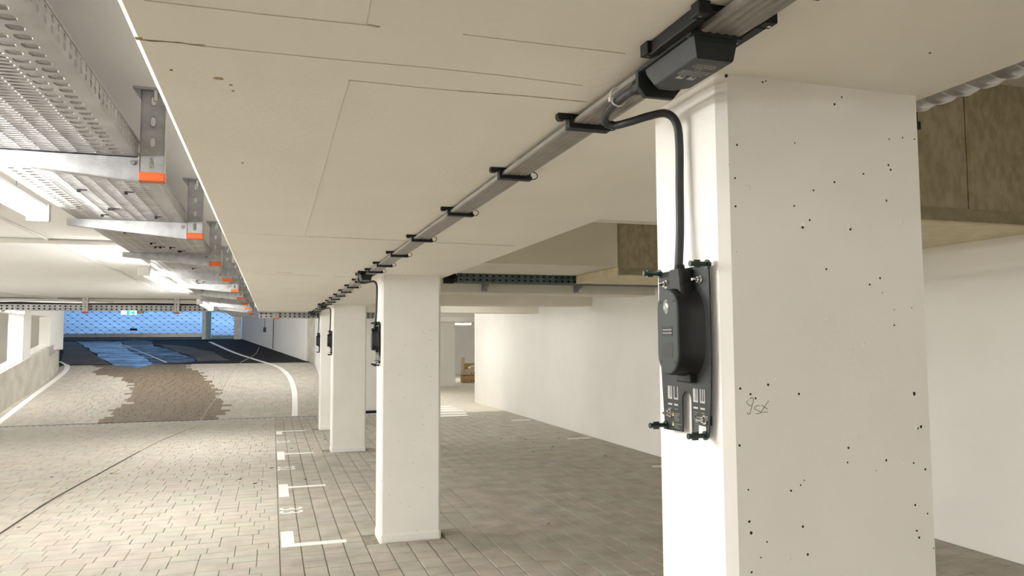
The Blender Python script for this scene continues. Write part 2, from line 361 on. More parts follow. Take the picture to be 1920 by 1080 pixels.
while x < XW-.02:
    yy = 3.4-random.random()*.2
    while yy < 17.6:
        l = random.choice(PAVE_L); y1 = min(yy+l, 17.62); x1 = min(x+.17, XW)
        if not any(x1 > cx0-.01 and x < cx1+.01 and y1 > cy0-.01 and yy < cy1+.01 for cx0, cx1, cy0, cy1 in cols): bay.append((x, x1, yy, y1))
        else:   # clip the stone against the pillar
            for cx0, cx1, cy0, cy1 in cols:
                if x1 > cx0-.01 and x < cx1+.01 and y1 > cy0-.01 and yy < cy1+.01:
                    if yy < cy0-.05: bay.append((x, x1, yy, cy0-.012))
                    elif y1 > cy1+.05: bay.append((x, x1, cy1+.012, y1))
                    elif x < cx0-.05: bay.append((x, cx0-.015, yy, y1))
                    elif x1 > cx1+.05: bay.append((cx1+.012, x1, yy, y1))
        yy = y1
    x += .17
# 300 largest in view become objects of their own
cand = []
for kind, lst in ((0, lane), (1, bay)):
    for i, (a, c, d, e) in enumerate(lst):
        q = toc(((a+c)/2, (d+e)/2, 0))
        X, Y = (a+c)/2, (d+e)/2
        if q and -20 < q[0] < 1930 and 0 < q[1] < 1095:
            if q[0] > 1234 or (700 < q[0] < 826 and Y > 6.45): continue
            cand.append(((c-a)*(e-d)/q[2]**3, kind, i))
cand.sort(reverse=True); big = set((k, i) for _, k, i in cand[:300])
shared = {}
rest = MB()
for kind, lst in ((0, lane), (1, bay)):
    for i, (a, c, d, e) in enumerate(lst):
        zt = random.uniform(-.0015, .0015)
        if (kind, i) in big:
            key = (kind, round(c-a, 3), round(e-d, 3))
            if key not in shared:
                t = MB(); pmesh(t, -(c-a)/2, (c-a)/2, -(e-d)/2, (e-d)/2, g=.0018 if kind == 0 else .0042); o = t.build('paver', 'paver' if kind == 0 else 'paver_grey', floor); shared[key] = o.data
            else:
                o = bpy.data.objects.new('paver', shared[key]); COL.objects.link(o); o.parent = floor
            o.location = ((a+c)/2, (d+e)/2, zt)
        else:
            rest.mi = kind; pmesh(rest, a, c, d, e, lambda y, z=zt: z, .0018 if kind == 0 else .0042)
o = rest.build('distant_pavers', ['paver', 'paver_grey'], floor); o['kind'] = 'stuff'
# ramp paving
ramp_b = MB(); ramp_b.hexa([(-9.3, 17.8, -.25), (2, 17.8, -.25), (2, 24.7, rz(24.7)-.3), (-9.3, 24.7, rz(24.7)-.3)], [(-9.3, 17.8, rz(17.8)-.012), (2, 17.8, rz(17.8)-.012), (2, 24.7, rz(24.7)-.012), (-9.3, 24.7, rz(24.7)-.012)])
ramp = struct(ramp_b.build('floor_ramp', 'joint_sand'), 'paved foot of the exit ramp')
wet = [atr(*q) for q in [(183, 795), (210, 778), (238, 752), (232, 742), (247, 728), (240, 714), (215, 706), (168, 702), (195, 688), (150, 683), (200, 670), (350, 670), (345, 686), (372, 697), (385, 710), (405, 722), (412, 738), (425, 752), (420, 766), (428, 772), (408, 788), (395, 797)]]
rp = MB(); y = 17.82
while y < 24.62:
    x = -5.6-random.random()*.2
    while x < 1.45:
        l = random.choice(PAVE_L); y1 = min(y+.17, 24.64)
        rp.mi = 1 if inpoly(x+l/2+random.uniform(-.1, .1), y+.085, [(q.x, q.y) for q in wet]) else 0
        pmesh(rp, x, x+l, y, y1, lambda y: rz(y)); x += l
    y += .17
o = rp.build('ramp_pavers', ['paver', 'paver_wet'], ramp); o['kind'] = 'stuff'
def slopebox(x0, x1, y0, y1, lift, th=.3):
    return MB().hexa([(x0, y0, rz(y0)-th), (x1, y0, rz(y0)-th), (x1, y1, rz(y1)-th), (x0, y1, rz(y1)-th)], [(x0, y0, rz(y0)+lift), (x1, y0, rz(y0)+lift), (x1, y1, rz(y1)+lift), (x0, y1, rz(y1)+lift)])
struct(slopebox(-9.3, 2, 24.64, GY+.2, 0).build('floor_asphalt', 'asphalt'), 'dark asphalt upper ramp inside the gate')
struct(slopebox(-14, 6, GY+.2, 62, 0).build('ground', 'outdoor_concrete'), 'pale concrete ramp rising outside the gate')
struct(MB().hexa([(-14.3, GY+.3, 0), (-7.6, GY+.3, 0), (-9.5, 62, 0), (-14.3, 62, 0)], [(-14.3, GY+.3, 4.6), (-7.6, GY+.3, 4.6), (-9.5, 62, 9.5), (-14.3, 62, 9.5)]).build('wall_outside', 'outdoor_concrete'), 'retaining wall beside the outdoor ramp')
# brown dry wedge of asphalt by the parapet
def flatpoly(pts, lift, name, m, th=.003, par=None):
    b = MB(); n = len(pts); lo = [(p.x, p.y, rz(p.y)+lift-th) for p in pts]; hi = [(p.x, p.y, rz(p.y)+lift) for p in pts]
    b.add(lo+hi, [tuple(range(n-1, -1, -1)), tuple(range(n, 2*n))]+[(i, (i+1) % n, (i+1) % n+n, i+n) for i in range(n)])
    return b.build(name, m, par)
def rough_edge(pts, k=5, amp=.05):
    out = []
    for p, q in zip(pts, pts[1:]+pts[:1]):
        for i in range(k):
            t = i/k; r = p.lerp(q, t); out.append(r+Vector((random.uniform(-amp, amp), random.uniform(-amp, amp)*1.5, 0)))
    return out
P = [atr(*q) for q in [(225, 640), (240, 656), (268, 669), (290, 683), (368, 678), (362, 672), (330, 660), (312, 654), (290, 650), (285, 640), (255, 637)]]
P = [Vector((p.x, min(p.y, GY-.1), 0)) for p in P]
tag(flatpoly(rough_edge(P), .0025, 'damp_asphalt_streak', 'damp_film'), 'darker damp streak beside the shining water on the ramp', 'water')
P = [atr(*q) for q in [(142, 640), (165, 652), (185, 668), (212, 684), (262, 690), (287, 683), (268, 669), (240, 656), (225, 640)]]
P = [Vector((p.x, min(p.y, GY-.1), 0)) for p in P]
water = tag(flatpoly(rough_edge(P), .003, 'rainwater_film', 'wet_film'), 'streak of rainwater shining on the dark asphalt ramp', 'water')
P = [Vector((min(p.x, 0), p.y, 0)) for p in [atr(*q) for q in [(118, 640), (142, 641), (163, 652), (184, 669), (208, 683), (116, 684)]]]
P = [Vector((p.x, max(24.66, min(p.y, GY-.1)), 0)) for p in P]
tag(flatpoly(rough_edge(P, 4, .04), .002, 'dusty_asphalt_patch', 'asphalt_brown'), 'dry dusty brown patch of asphalt left of the water', 'asphalt patch')
P = [Vector((p.x, max(24.66, p.y), 0)) for p in [atr(*q) for q in [(290, 645), (312, 652), (335, 660), (366, 671), (372, 677), (430, 676), (400, 660), (350, 650)]]]
tag(flatpoly(rough_edge(P, 4, .05), .002, 'dusty_asphalt_patch', 'asphalt_brown'), 'dry dusty brown patch of asphalt right of the water', 'asphalt patch')
# far room floor
struct(MB().box(1.75, 11, 17.82, 38, -.2, -.001).build('floor_far', 'far_paving'), 'pale paved floor of the far room')

# ================================================================== PAINTED MARKS
def mark(name, label, boxes, group=None, z=.0022):
    b = MB()
    for x0, x1, y0, y1 in boxes: b.box(x0, x1, y0, y1, -.004, z)
    return tag(b.build(name, 'line_paint'), label, 'floor marking', group)
mark('bay_mark', 'white painted corner mark before the second pillar of the row', [(.10, .205, 6.62, 7.16), (.205, .625, 6.62, 6.72)])
mark('bay_mark', 'white painted T mark midway between second and third pillar', [(.10, .205, 8.74, 9.5), (.205, .625, 9.24, 9.34)])
mark('bay_mark', 'white painted T mark level with the third pillar', [(.10, .205, 11.45, 12.3), (.205, .625, 11.98, 12.08)])
mark('bay_mark', 'white painted corner mark level with the fourth pillar', [(.10, .205, 14.6, 15.1), (.205, .63, 15.02, 15.12)])
for yy, lb in ((9.15, 'near the pencil-marked pillar'), (12.2, 'mid wall'), (15.4, 'towards the zebra crossing')):
    mark('bay_tick', 'short white bay line at the foot of the long wall, ' + lb, [(4.85, 5.27, yy, yy+.09)])
for i, yy in enumerate((16.75, 17.25)):
    mark('zebra_stripe', 'white stripe of the zebra crossing beyond the pillars', [(2.6, 4.25+.1*i, yy, yy+.28)], 'zebra stripes')
for i, yy in enumerate((17.95, 18.55, 19.2)):
    mark('zebra_stripe', 'white stripe of the zebra crossing beyond the pillars', [(2.75, 4.45, yy, yy+.32)], 'zebra stripes')
for body, yy, lb in (('33', 8.19, 'white stencilled thirty-three just past the second pillar'), ('32', 10.85, 'white stencilled thirty-two short of the third pillar'), ('31', 13.65, 'white stencilled thirty-one between third and fourth pillar')):
    M4 = Matrix.Translation((.10, yy, .0012)) @ Matrix.Rotation(-math.pi/2, 4, 'Z')
    o = text_mesh(body, .32, 'bay_number', 'line_paint', None, M4, .0012)
    tag(o, lb, 'number')
def ribbonline(pts, wd, name, label, lift=.003):
    sp = smoothpath(pts, 6); b = MB(); loops = []
    for i, p in enumerate(sp):
        d = (sp[min(i+1, len(sp)-1)]-sp[max(i-1, 0)]).normalized(); n = Vector((-d.y, d.x, 0)).normalized()*wd/2
        z = rz(p.y)
        loops.append([(p.x-n.x, p.y-n.y, z-.004), (p.x+n.x, p.y+n.y, z-.004), (p.x+n.x, p.y+n.y, z+lift), (p.x-n.x, p.y-n.y, z+lift)])
    b.loft(loops); return tag(b.build(name, 'line_paint'), label, 'floor marking')
ribbonline([(-5.30, 17.82, 0), (-5.33, 19, 0), (-5.36, 21, 0), (-5.37, 22.6, 0), (-5.42, 23.8, 0), (-5.6, 24.7, 0), (-5.9, 25.3, 0)], .13, 'edge_line', 'white edge line curving along the concrete parapet')
ribbonline([(.51, 17.85, 0), (.55, 19.2, 0), (.56, 20.8, 0), (.45, 22.6, 0), (.15, 24, 0), (-.45, 25.2, 0), (-1.2, 26.7, 0), (-2.1, 29, 0)], .13, 'edge_line', 'white edge line curving up the ramp to the gate post')
ribbonline([(-3.0, 24.9, 0), (-3.9, 26.7, 0), (-4.9, 28.6, 0)], .05, 'centre_line', 'faint white line across the wet asphalt', .005)

# drain channel
dr = thing('drain_channel', 'slotted drain channel across the foot of the ramp', 'drain', (-1.5, 17.72, 0))
MB().box(-4.6, 4.2, -.1, .1, -.08, -.02).build('channel_bed', 'dark_hole', dr)
b = MB().box(-4.6, 4.2, -.1, -.055, -.03, .001).box(-4.6, 4.2, .055, .1, -.03, .001)
x = -4.6
while x < 4.2: b.box(x, x+.055, -.056, .056, -.02, .0005); x += .12
b.build('grate', 'galvanised', dr)
MB().box(1.75, 2.7, 18.09, 18.15, .0, .06).build('baseboard_end', 'black_plastic'); struct(bpy.data.objects['baseboard_end'], 'black skirting on the white end wall')

# extension cord on the floor
pts = [atz(*q, .007) for q in [(-40, 1024), (0, 1000), (100, 935), (200, 880), (262, 846)]]
pts2 = [atr(*q) for q in [(376, 789), (390, 768), (402, 752), (412, 738), (425, 715), (438, 695), (452, 680), (478, 665), (486, 652)]]
sp = smoothpath(pts, 6); sp2 = smoothpath([Vector((p.x, p.y, rz(p.y)+.009)) for p in [Vector((sp[-1].x, sp[-1].y, 0))]+[atz(*q, .009) for q in [(300, 826), (345, 807), (368, 798)]]+pts2], 6)
ext = thing('extension_cord', 'thin extension cord snaking over the paving and up the ramp', 'cord', (0, 0, 0))
MB().tube(sp, .007, 6).build('cord_run', 'cord', ext); MB().tube(sp2, .008, 6).build('cord_ramp_run', 'cord_pale', ext)

# dry leaves
LEAF = [(97, 895), (125, 916), (107, 906), (35, 989), (285, 888), (209, 888), (355, 902), (423, 890), (450, 899), (478, 907), (480, 835), (487, 846), (432, 851), (509, 878), (573, 899), (586, 841), (609, 818), (609, 824), (564, 862), (547, 841), (889, 779), (910, 782), (945, 789), (939, 823), (985, 824), (1000, 829), (1036, 838), (1034, 842), (1048, 822), (1135, 855), (1121, 879), (999, 847), (1029, 982), (837, 850)]
lf = MB(); lf.add([(-.025, 0, .002), (-.008, .012, .006), (.012, .010, .004), (.027, 0, .009), (.010, -.012, .003), (-.010, -.010, .007)], [(0, 1, 2, 3, 4, 5)])
lf.add([(-.025, 0, .0), (-.008, .012, .004), (.012, .010, .002), (.027, 0, .007), (.010, -.012, .001), (-.010, -.010, .005)], [(5, 4, 3, 2, 1, 0)])
l0 = None
for u, v in LEAF:
    p = atz(u, v, .0015)
    if l0 is None:
        l0 = tag(lf.build('dry_leaf', 'dry_leaf'), 'small dry brown leaf lying on the paving', 'leaf', 'dry leaves on the floor'); o = l0
    else: o = l0.copy(); COL.objects.link(o)
    o.location = p; o.rotation_euler = (0, 0, random.uniform(-.5, .5)); k = random.uniform(.5, 1.25); o.scale = (k, k, k)

# ================================================================== PILLARS
PL = ['rectangular white pillar with pencil scribble and open charger plate', 'white pillar second from the pencil-marked one, beside bay number 33',
      'white pillar third from the pencil-marked one, beside bay number 31', 'white pillar farthest along the row, next to the drain']
pillars = []
for k, (x0, x1, y0, y1) in enumerate(cols):
    c = .019
    cx, cy = (x0+x1)/2, (y0+y1)/2; a, d = (x1-x0)/2, (y1-y0)/2
    t = thing('concrete_pillar', PL[k], 'pillar', (cx, cy, 0), 'pillars along the lane')
    poly = [(-a+c, -d), (a-c, -d), (a, -d+c), (a, d-c), (a-c, d), (-a+c, d), (-a, d-c), (-a, -d+c)]
    MB().prism(poly, lambda p, q, z: (p, q, z), -.02, SOF+.005).build('shaft', 'column_paint', t)
    if k:
        g = .006; pb = [(p*(1+g/a), q*(1+g/d)) for p, q in poly]
        MB().loft([[(p, q, 0) for p, q in pb], [(p, q, .055) for p, q in pb], [(p, q, .075) for p, q in poly]]).build('base_band', 'column_paint', t)
    pillars.append(t)
# pencil writing on the near pillar: reads 9st
fy = cols[0][2]
def stroke(pl, par):
    pts = [aty(1370+x/9, 700+y/9, fy-.0002) for x, y in pl]
    o = pillars[0].location
    return [p-Vector(o) for p in pts]
b = MB()
for pl in ([(290, 455), (272, 485), (280, 515), (350, 550), (375, 500), (385, 440), (360, 408), (320, 435)], [(375, 500), (345, 600), (325, 680), (300, 690), (272, 660)],
           [(492, 550), (470, 540), (420, 560), (402, 590), (440, 620), (510, 660), (470, 680), (425, 680)], [(640, 465), (590, 540), (530, 630), (515, 660), (630, 650)], [(520, 535), (560, 560), (625, 605)]):
    b.tube(smoothpath(stroke(pl, 0), 4), .00055, 5)
o = b.build('pencil_writing', 'pencil', pillars[0]); o['label'] = 'pencil scribble reading 9st'
# blow holes and paint blisters on the near pillar
def onfront(u, v): return aty(u, v, fy)-Vector(pillars[0].location)
HOLES = [(1352, 128, 4), (1362, 142, 5), (1378, 139, 3), (1398, 140, 3), (1388, 136, 2.5), (1430, 131, 2), (1436, 152, 2), (1370, 134, 2.5), (1505, 426, 4), (1594, 429, 5), (1662, 376, 3), (1619, 326, 3), (1525, 357, 2.5), (1489, 386, 2.5), (1382, 272, 3), (1378, 334, 2.5), (1490, 268, 2), (1714, 738, 5), (1727, 800, 4), (1407, 739, 3), (1417, 747, 3), (1692, 258, 2.5), (1667, 261, 2), (1735, 880, 3), (1713, 868, 2.5), (1405, 978, 3.5), (1408, 999, 4), (1438, 1016, 2), (1716, 947, 3), (1739, 963, 2.5), (1719, 995, 3), (1403, 918, 2.5), (1483, 920, 3), (1409, 1073, 3), (1430, 154, 2.5), (1545, 156, 2.5), (1578, 182, 2.5), (1714, 261, 2.5)]
b = MB()
for u, v, r in HOLES:
    p = onfront(u, v); k = r*1.4/FPX
    pts = [(p.x+k*random.uniform(.6, 1.1)*math.cos(i*.785), p.z+k*random.uniform(.6, 1.1)*math.sin(i*.785)) for i in range(8)]
    b.prism(pts, lambda p_, q_, t: (p_, t, q_), p.y-.0004, p.y+.002)
b.build('blow_holes', 'dark_hole', pillars[0])
b = MB()
for u, v, r in [(1404, 352, 7), (1592, 424, 7), (1506, 421, 6), (1690, 416, 6), (1620, 648, 8), (1455, 852, 7), (1719, 802, 8), (1692, 866, 5), (1480, 1045, 7), (1540, 393, 4), (1660, 940, 4), (1600, 655, 4), (1550, 600, 4)]:
    p = onfront(u, v); k = r/FPX*1.4; n = 8; loops = []
    for s, dep in ((1, 0), (.75, .0016), (.35, .0026)):
        loops.append([(p.x+k*s*math.cos(i*6.283/n)*random.uniform(.8, 1.2)*.7, p.y-dep, p.z+k*s*math.sin(i*6.283/n)*random.uniform(.8, 1.2)) for i in range(n)])
    b.loft(loops, smooth=True)
b.build('paint_blisters', 'column_paint', pillars[0])

# ================================================================== FLAT CABLE, CLIPS, TAP BOXES, CHARGERS
XC = .755
b = MB(); pr = []
n = 5; wd = .084
for i in range(n):
    for k in range(5):
        a = math.pi*k/4 if 0 else k/4
        pr.append((-wd/2+wd*(i+a)/n, -.011-.0022*math.sin(math.pi*a)))
pr = [(-wd/2, 0)]+pr+[(wd/2, 0)]
b.prism(pr, lambda p, q, t: (XC+p+.0012*max(0, t), t, SOF-.0115+q), -4, 15.2)
tag(b.build('flat_ribbon_cable', 'ribbon_pvc'), 'grey flat ribbed power cable clipped along the drop beam', 'cable')
CLIPY = [-1.2, -.5, .22, .955, 1.76, 2.38, 3.15, 4.03, 4.80, 5.47, 5.98, 7.0, 7.75, 8.5, 9.25, 10.0, 10.7, 11.35, 12.6, 13.3, 14.0, 14.5]
CL = 'black plastic clip holding the flat cable under the drop beam'
t = thing('cable_clip', CL, 'cable clip', (XC, CLIPY[0], SOF), 'clips along the flat cable')
b = MB().prism([(-.082, -.010), (-.076, -.004), (.05, -.004), (.05, 0), (-.082, 0)] and [(-.082, 0), (.052, 0), (.052, -.009), (-.052, -.009), (-.062, -.016), (-.076, -.018), (-.082, -.012)], lambda p, q, t: (p, t, q), -.013, .007)
b.build('base', 'black_plastic', t)
MB().box(-.053, -.044, -.016, .010, -.032, -.001).build('side_post', 'black_plastic', t); MB().box(.045, .056, -.016, .010, -.034, -.001).build('side_post', 'black_plastic', t)
MB().box(-.054, .060, -.019, .012, -.037, -.0255).build('clamp_bar', 'black_plastic', t, bevel=.0015)
MB().tube([(.056, -.004, -.006)]+[(.062+.022*math.sin(a*.3142*1.0), -.004, -.006-.026*(1-math.cos(a*.3142))/2) for a in range(0, 11)]+[(.056, -.004, -.032)], .0016, 6).build('strap_loop', 'black_plastic', t)
for y in CLIPY[1:]: dup(t, (XC+.0012*max(0, y), y, SOF))

# tap-off box
def tapbox(loc, label):
    t = thing('tap_off_box', label, 'junction box', loc, 'tap-off boxes on the flat cable')
    # housing: near face steep, bottom tapering towards the far end
    def lp(z, hx, y0, y1, c):
        return [(-hx, y0, z), (hx, y0, z), (hx, y1-c, z), (hx-c, y1, z), (-hx+c, y1, z), (-hx, y1-c, z)]
    MB().loft([lp(-.070, .036, .005, .170, .020), lp(-.067, .038, .003, .184, .022), lp(-.040, .043, 0, .205, .022), lp(-.022, .046, 0, .208, .022)]).build('housing', 'charcoal_plastic', t, bevel=.0012)
    MB().loft([lp(-.030, .052, -.004, .21, .012), lp(-.021, .052, -.004, .21, .012)]).build('flange', 'charcoal_plastic', t)
    MB().prism([(-.050, -.020), (.050, -.020), (.050, -.052), (.030, -.076), (-.034, -.076), (-.050, -.056)], lambda p, q, y: (p, y, q), .206, .219).build('end_flange', 'charcoal_plastic', t, bevel=.002)
    MB().box(-.046, .046, .004, .222, -.026, -.0235).build('gasket', 'dark_hole', t)
    # rails left and right with lugs
    for s in (-1, 1):
        r = MB().box(s*.060-.010, s*.060+.010, -.05, .118, -.026, 0).build('clamp_rail', 'black_plastic', t, bevel=.002)
        for ya, yb in ((-.072, -.045), (.112, .142)): MB().box(s*.066-.012, s*.066+.012, ya, yb, -.024, 0).build('lug', 'black_plastic', r, bevel=.002)
        sc = MB()
        for yy in (-.060, .128): sc.cyl((s*.068, yy, -.024), (s*.068, yy, -.0262), .0036, 10)
        sc.build('screw', 'chrome', r)
    MB().box(-.05, .05, -.06, .14, -.012, 0).build('back_plate', 'black_plastic', t)
    sc = MB()
    for sx, yy in ((-.049, .010), (.049, .010), (-.047, .215), (.047, .215)): sc.cyl((sx, yy, -.030), (sx, yy, -.032), .003, 10)
    sc.build('cover_screw', 'chrome', t)
    g = MB().cyl((-.030, .219, -.044), (-.030, .246, -.044), .0165, 8, smooth=False).cyl((-.030, .246, -.044), (-.030, .268, -.044), .0145, 12, .0105).build('cable_gland', 'black_plastic', t)
    # printed rating text, on the underside
    pz = -.0704
    def bars(lines, name, m):
        b = MB()
        for x0, x1, y, h in lines:
            xx = x0
            while xx < x1:
                w_ = random.uniform(.0022, .006); b.box(xx, min(xx+w_, x1), y, y+h, pz-.0001, pz+.0006); xx += w_+.0011
        return b.build(name, m, t)
    bars([(-.010, .030, .014, .0022), (-.016, .006, .021, .0018)], 'faint_print', 'print_dim')
    bars([(-.020, .020, .031, .0026), (-.024, .024, .038, .0026), (-.022, .022, .045, .0026), (-.032, .032, .063, .0022), (-.031, .030, .069, .0022), (-.032, .028, .075, .0022), (-.031, .022, .082, .0028)], 'rating_print', 'print_grey')
    def down(x, y): return Matrix.Translation((x, y, pz)) @ Matrix(((1, 0, 0, 0), (0, -1, 0, 0), (0, 0, -1, 0), (0, 0, 0, 1)))
    text_mesh('CE', .013, 'ce_mark', 'print_grey', t, down(-.012, .0585), .0001)
    b = MB()
    for cx in (-.022, .002):
        b.box(cx, cx+.014, .093, .108, pz-.0001, pz+.0006)
        b.prism([(cx, .093), (cx+.014, .093), (cx+.011, .089), (cx+.003, .089)], lambda p, q, z: (p, q, z), pz-.0001, pz+.0006)
    b.build('tag_symbol', 'print_grey', t)
    b = MB()
    for cx in (-.022, .002): b.cyl((cx+.0075, .094, pz), (cx+.0075, .094, pz-.0003), .0036, 10).box(cx+.008, cx+.0115, .0905, .0925, pz-.0003, pz)
    b.build('tag_hole', 'dark_hole', t)
    return t
XB = .750
box0 = tapbox((XB, 1.155, SOF), 'black tap-off box above the pencil-marked pillar')
# power cable from box to charger
PTS = [(XB-.030, 1.415, 2.206), (.720, 1.45, 2.207), (.722, 1.52, 2.207), (.735, 1.595, 2.205), (.752, 1.632, 2.198), (.773, 1.628, 2.192), (.795, 1.59, 2.192), (.825, 1.555, 2.198), (.856, 1.530, 2.200), (.876, 1.519, 2.178), (.882, 1.517, 2.13), (.880, 1.516, 2.03), (.877, 1.513, 1.93), (.871, 1.510, 1.86), (.868, 1.508, 1.825)]
cb = thing('charger_cable', 'black round cable looping down the pencil-marked pillar to its charger', 'cable', PTS[0])
P0 = Vector(PTS[0])
MB().tube(smoothpath([Vector(p)-P0 for p in PTS], 8), .0095, 12).build('cable_sheath', 'cable_rubber', cb)
b = MB(); c0 = Vector((.722, 1.50, 2.207))-P0
b.tube([c0+Vector((.019*math.cos(a*.52), 0, .010+.021*math.sin(a*.52))) for a in range(13)], .002, 6); b.box(c0.x-.022, c0.x-.014, c0.y-.004, c0.y+.004, c0.z-.002, c0.z+.007)
b.build('cable_tie', 'tie_white', cb)

def charger(loc, label):
    t = thing('charger_backplate', label, 'charger plate', loc, 'charger plates on the pillars')
    PX = -.013
    pl = [(-.109, .183), (-.111, .08), (-.112, -.02), (-.106, -.11), (-.098, -.172), (-.092, -.186), (-.034, -.184)]
    slot = [(-.028, -.184), (-.028, -.110)]+[(-.008-.020*math.cos(a*math.pi/8), -.110+.018*math.sin(a*math.pi/8)) for a in range(1, 8)]+[(.012, -.110), (.012, -.184)]
    pr_ = [(.086, -.186), (.094, -.172), (.100, -.11), (.108, -.02), (.111, .08), (.110, .181), (.106, .184), (-.105, .186)]
    MB().prism(pl[:6]+[(-.034, -.186)]+slot+pr_, lambda p, q, x: (x, p, q), PX-.003, PX).build('plate', 'charcoal_plastic', t)
    MB().box(PX, 0, -.09, -.07, .12, .15).box(PX, 0, .07, .09, .12, .15).box(PX, 0, -.085, -.065, -.16, -.14).box(PX, 0, .065, .085, -.16, -.14).build('spacer', 'black_plastic', t)
    cy, cz = -.022, .042
    def stad(hw, hh, x, n=10):
        pts = []
        for i in range(n+1): a = math.pi*i/n; pts.append((x, cy+hw*math.cos(a), cz+hh-hw+hw*math.sin(a)))
        for i in range(n+1): a = math.pi+math.pi*i/n; pts.append((x, cy+hw*math.cos(a), cz-hh+hw+hw*math.sin(a)))
        return pts
    MB().loft([stad(.070, .104, PX-.003), stad(.058, .099, PX-.014), stad(.050, .096, PX-.040), stad(.047, .096, PX-.050)], smooth=True).build('socket_body', 'black_plastic', t)
    cv = MB().loft([stad(.0455, .0945, PX-.050), stad(.0455, .0945, PX-.054), stad(.043, .092, PX-.056)]).build('cover', 'cover_plastic', t)
    xs = PX-.0562
    MB().box(xs-.0006, xs+.001, cy-.022, cy+.022, cz-.010, cz+.012).build('serial_window', 'dark_hole', cv)
    b = MB()
    for zz in (.003, -.004):
        for k in range(8): b.box(xs-.0009, xs, cy-.020+k*.005, cy-.020+k*.005+.0036, cz+zz, cz+zz+.0022)
    b.build('serial_print', 'print_grey', cv)
    MB().box(xs-.0004, xs+.001, cy-.022, cy+.022, cz-.056, cz-.024).build('recess', 'charcoal_plastic', cv)
    b = MB(); lo = []
    for s, dx in ((1, 0), (.8, -.0022), (.4, -.0034)): lo.append([(xs+dx, cy+.004+.0125*s*math.cos(i*.3927), cz+.056+.017*s*math.sin(i*.3927)) for i in range(16)])
    b.loft(lo, smooth=True).build('lens', 'lens_glass', cv)
    b = MB()
    for yy, zz in ((-.030, .067), (.030, .067), (-.030, -.067), (.030, -.067)): b.cyl((xs-.0004, cy+yy, cz+zz), (xs+.002, cy+yy, cz+zz), .0038, 10)
    b.build('screw_hole', 'dark_hole', cv)
    # neck for the cable
    def rc(hy, x0, x1, z, c=.006): return [(x0, cy+.002-hy+c, z), (x0, cy+.002+hy-c, z), (x0+c, cy+.002+hy, z), (x1, cy+.002+hy, z), (x1, cy+.002-hy, z), (x0+c, cy+.002-hy, z)]
    MB().loft([rc(.042, -.052, PX-.002, .120), rc(.030, -.050, PX-.002, .150), rc(.024, -.049, PX-.002, .181)]).build('cable_neck', 'black_plastic', t, bevel=.002)
    MB().cyl((-.034, cy+.002, .178), (-.034, cy+.002, .192), .0135, 12, .0105).build('cable_grommet', 'black_plastic', t)
    MB().box(PX-.020, PX-.002, cy-.030, cy+.030, -.070, -.050).build('lower_catch', 'black_plastic', t, bevel=.003)
    # corner pegs
    for y_, z_ in ((-.106, .186), (.106, .183), (.088, -.176), (-.084, -.181)):
        pg = MB().cyl((PX+.004, y_, z_), (PX-.045, y_, z_), .0052, 12)
        pg.cyl((PX-.002, y_, z_), (PX-.006, y_, z_), .010, 14).cyl((PX-.042, y_, z_), (PX-.046, y_, z_), .0064, 12).box(PX-.036, PX-.022, y_-.0025, y_+.0025, z_-.0085, z_+.0085)
        pg.build('peg', 'green_black', t)
    # studs with washers and nuts
    for y_, z_ in ((-.076, .155), (.074, .155), (.068, -.146), (-.082, -.148)):
        MB().cyl((PX-.003, y_, z_), (PX-.005, y_, z_), .010, 16).cyl((PX-.005, y_, z_), (PX-.011, y_, z_), .0072, 6, smooth=False).cyl((PX-.011, y_, z_), (PX-.024, y_, z_), .0036, 10, .003).build('stud', 'chrome', t)
    # prints
    xp = PX-.003
    def rect(b, y0, y1, z0, z1): b.box(xp-.0003, xp+.001, min(y0, y1), max(y0, y1), z0, z1)
    b = MB()
    for c, kind in ((.066, 0), (.039, 1), (-.046, 2), (-.074, 3)):    # c = centre, y grows away from the lane end
        zt, zb = -.083, -.113
        rect(b, c-.0095, c-.0065, zb, zt); rect(b, c+.0065, c+.0095, zb, zt); rect(b, c-.0095, c+.0095, zb, zb+.004)
        if kind in (0, 2): rect(b, c+.0010, c+.0065, zb, zt); rect(b, c-.0035, c-.0015, zb, zt)
        if kind == 3: rect(b, c-.0015, c+.0015, zb, zt)
        rect(b, c-.009, c+.009, zb-.014, zb-.010)
    b.build('pictogram', 'print_grey', t)['kind'] = 'stuff'
    b = MB()
    for c in (.066, .039, -.046, -.074): rect(b, c-.008, c+.008, -.136, -.134)
    for k in range(5): rect(b, .048-.026*(1, .8, .6, .9, .7)[k], .048, -.146-.0042*k, -.1442-.0042*k)
    for k in range(3): rect(b, .048-.030*(1, .6, .8)[k], .048, -.170-.0042*k, -.1682-.0042*k)
    for k in range(8): rect(b, -.038-.032*(1, .6, .9, .5, 1, .7, .9, .6)[k], -.038, -.158-.004*k+.004, -.1564-.004*k+.004)
    rect(b, -.048, -.038, -.150, -.1485); rect(b, -.038, -.0368, -.150, -.139); rect(b, -.048, -.0468, -.150, -.139); rect(b, -.048, -.038, -.1402, -.139)
    rect(b, -.066, -.051, -.1475, -.143)
    b.build('fine_print', 'print_dim', t)['kind'] = 'stuff'
    M4 = Matrix.Translation((xp-.0001, -.079, -.1485)) @ Matrix(((0, 0, -1, 0), (-1, 0, 0, 0), (0, 1, 0, 0), (0, 0, 0, 1)))
    text_mesh('CE', .0125, 'ce_mark', 'print_white', t, M4, .0002)
    b = MB()
    for zz in (-.152, -.174): b.prism([(.050, zz), (.058, zz), (.054, zz+.010)], lambda p, q, x: (x, p, q), xp-.0004, xp+.001)
    b.build('warning_triangle', 'print_yellow', t)
    st = MB().box(xp-.0004, xp+.001, -.086, -.058, -.181, -.162)
    st = st.build('sticker', 'sticker', t); b = MB()
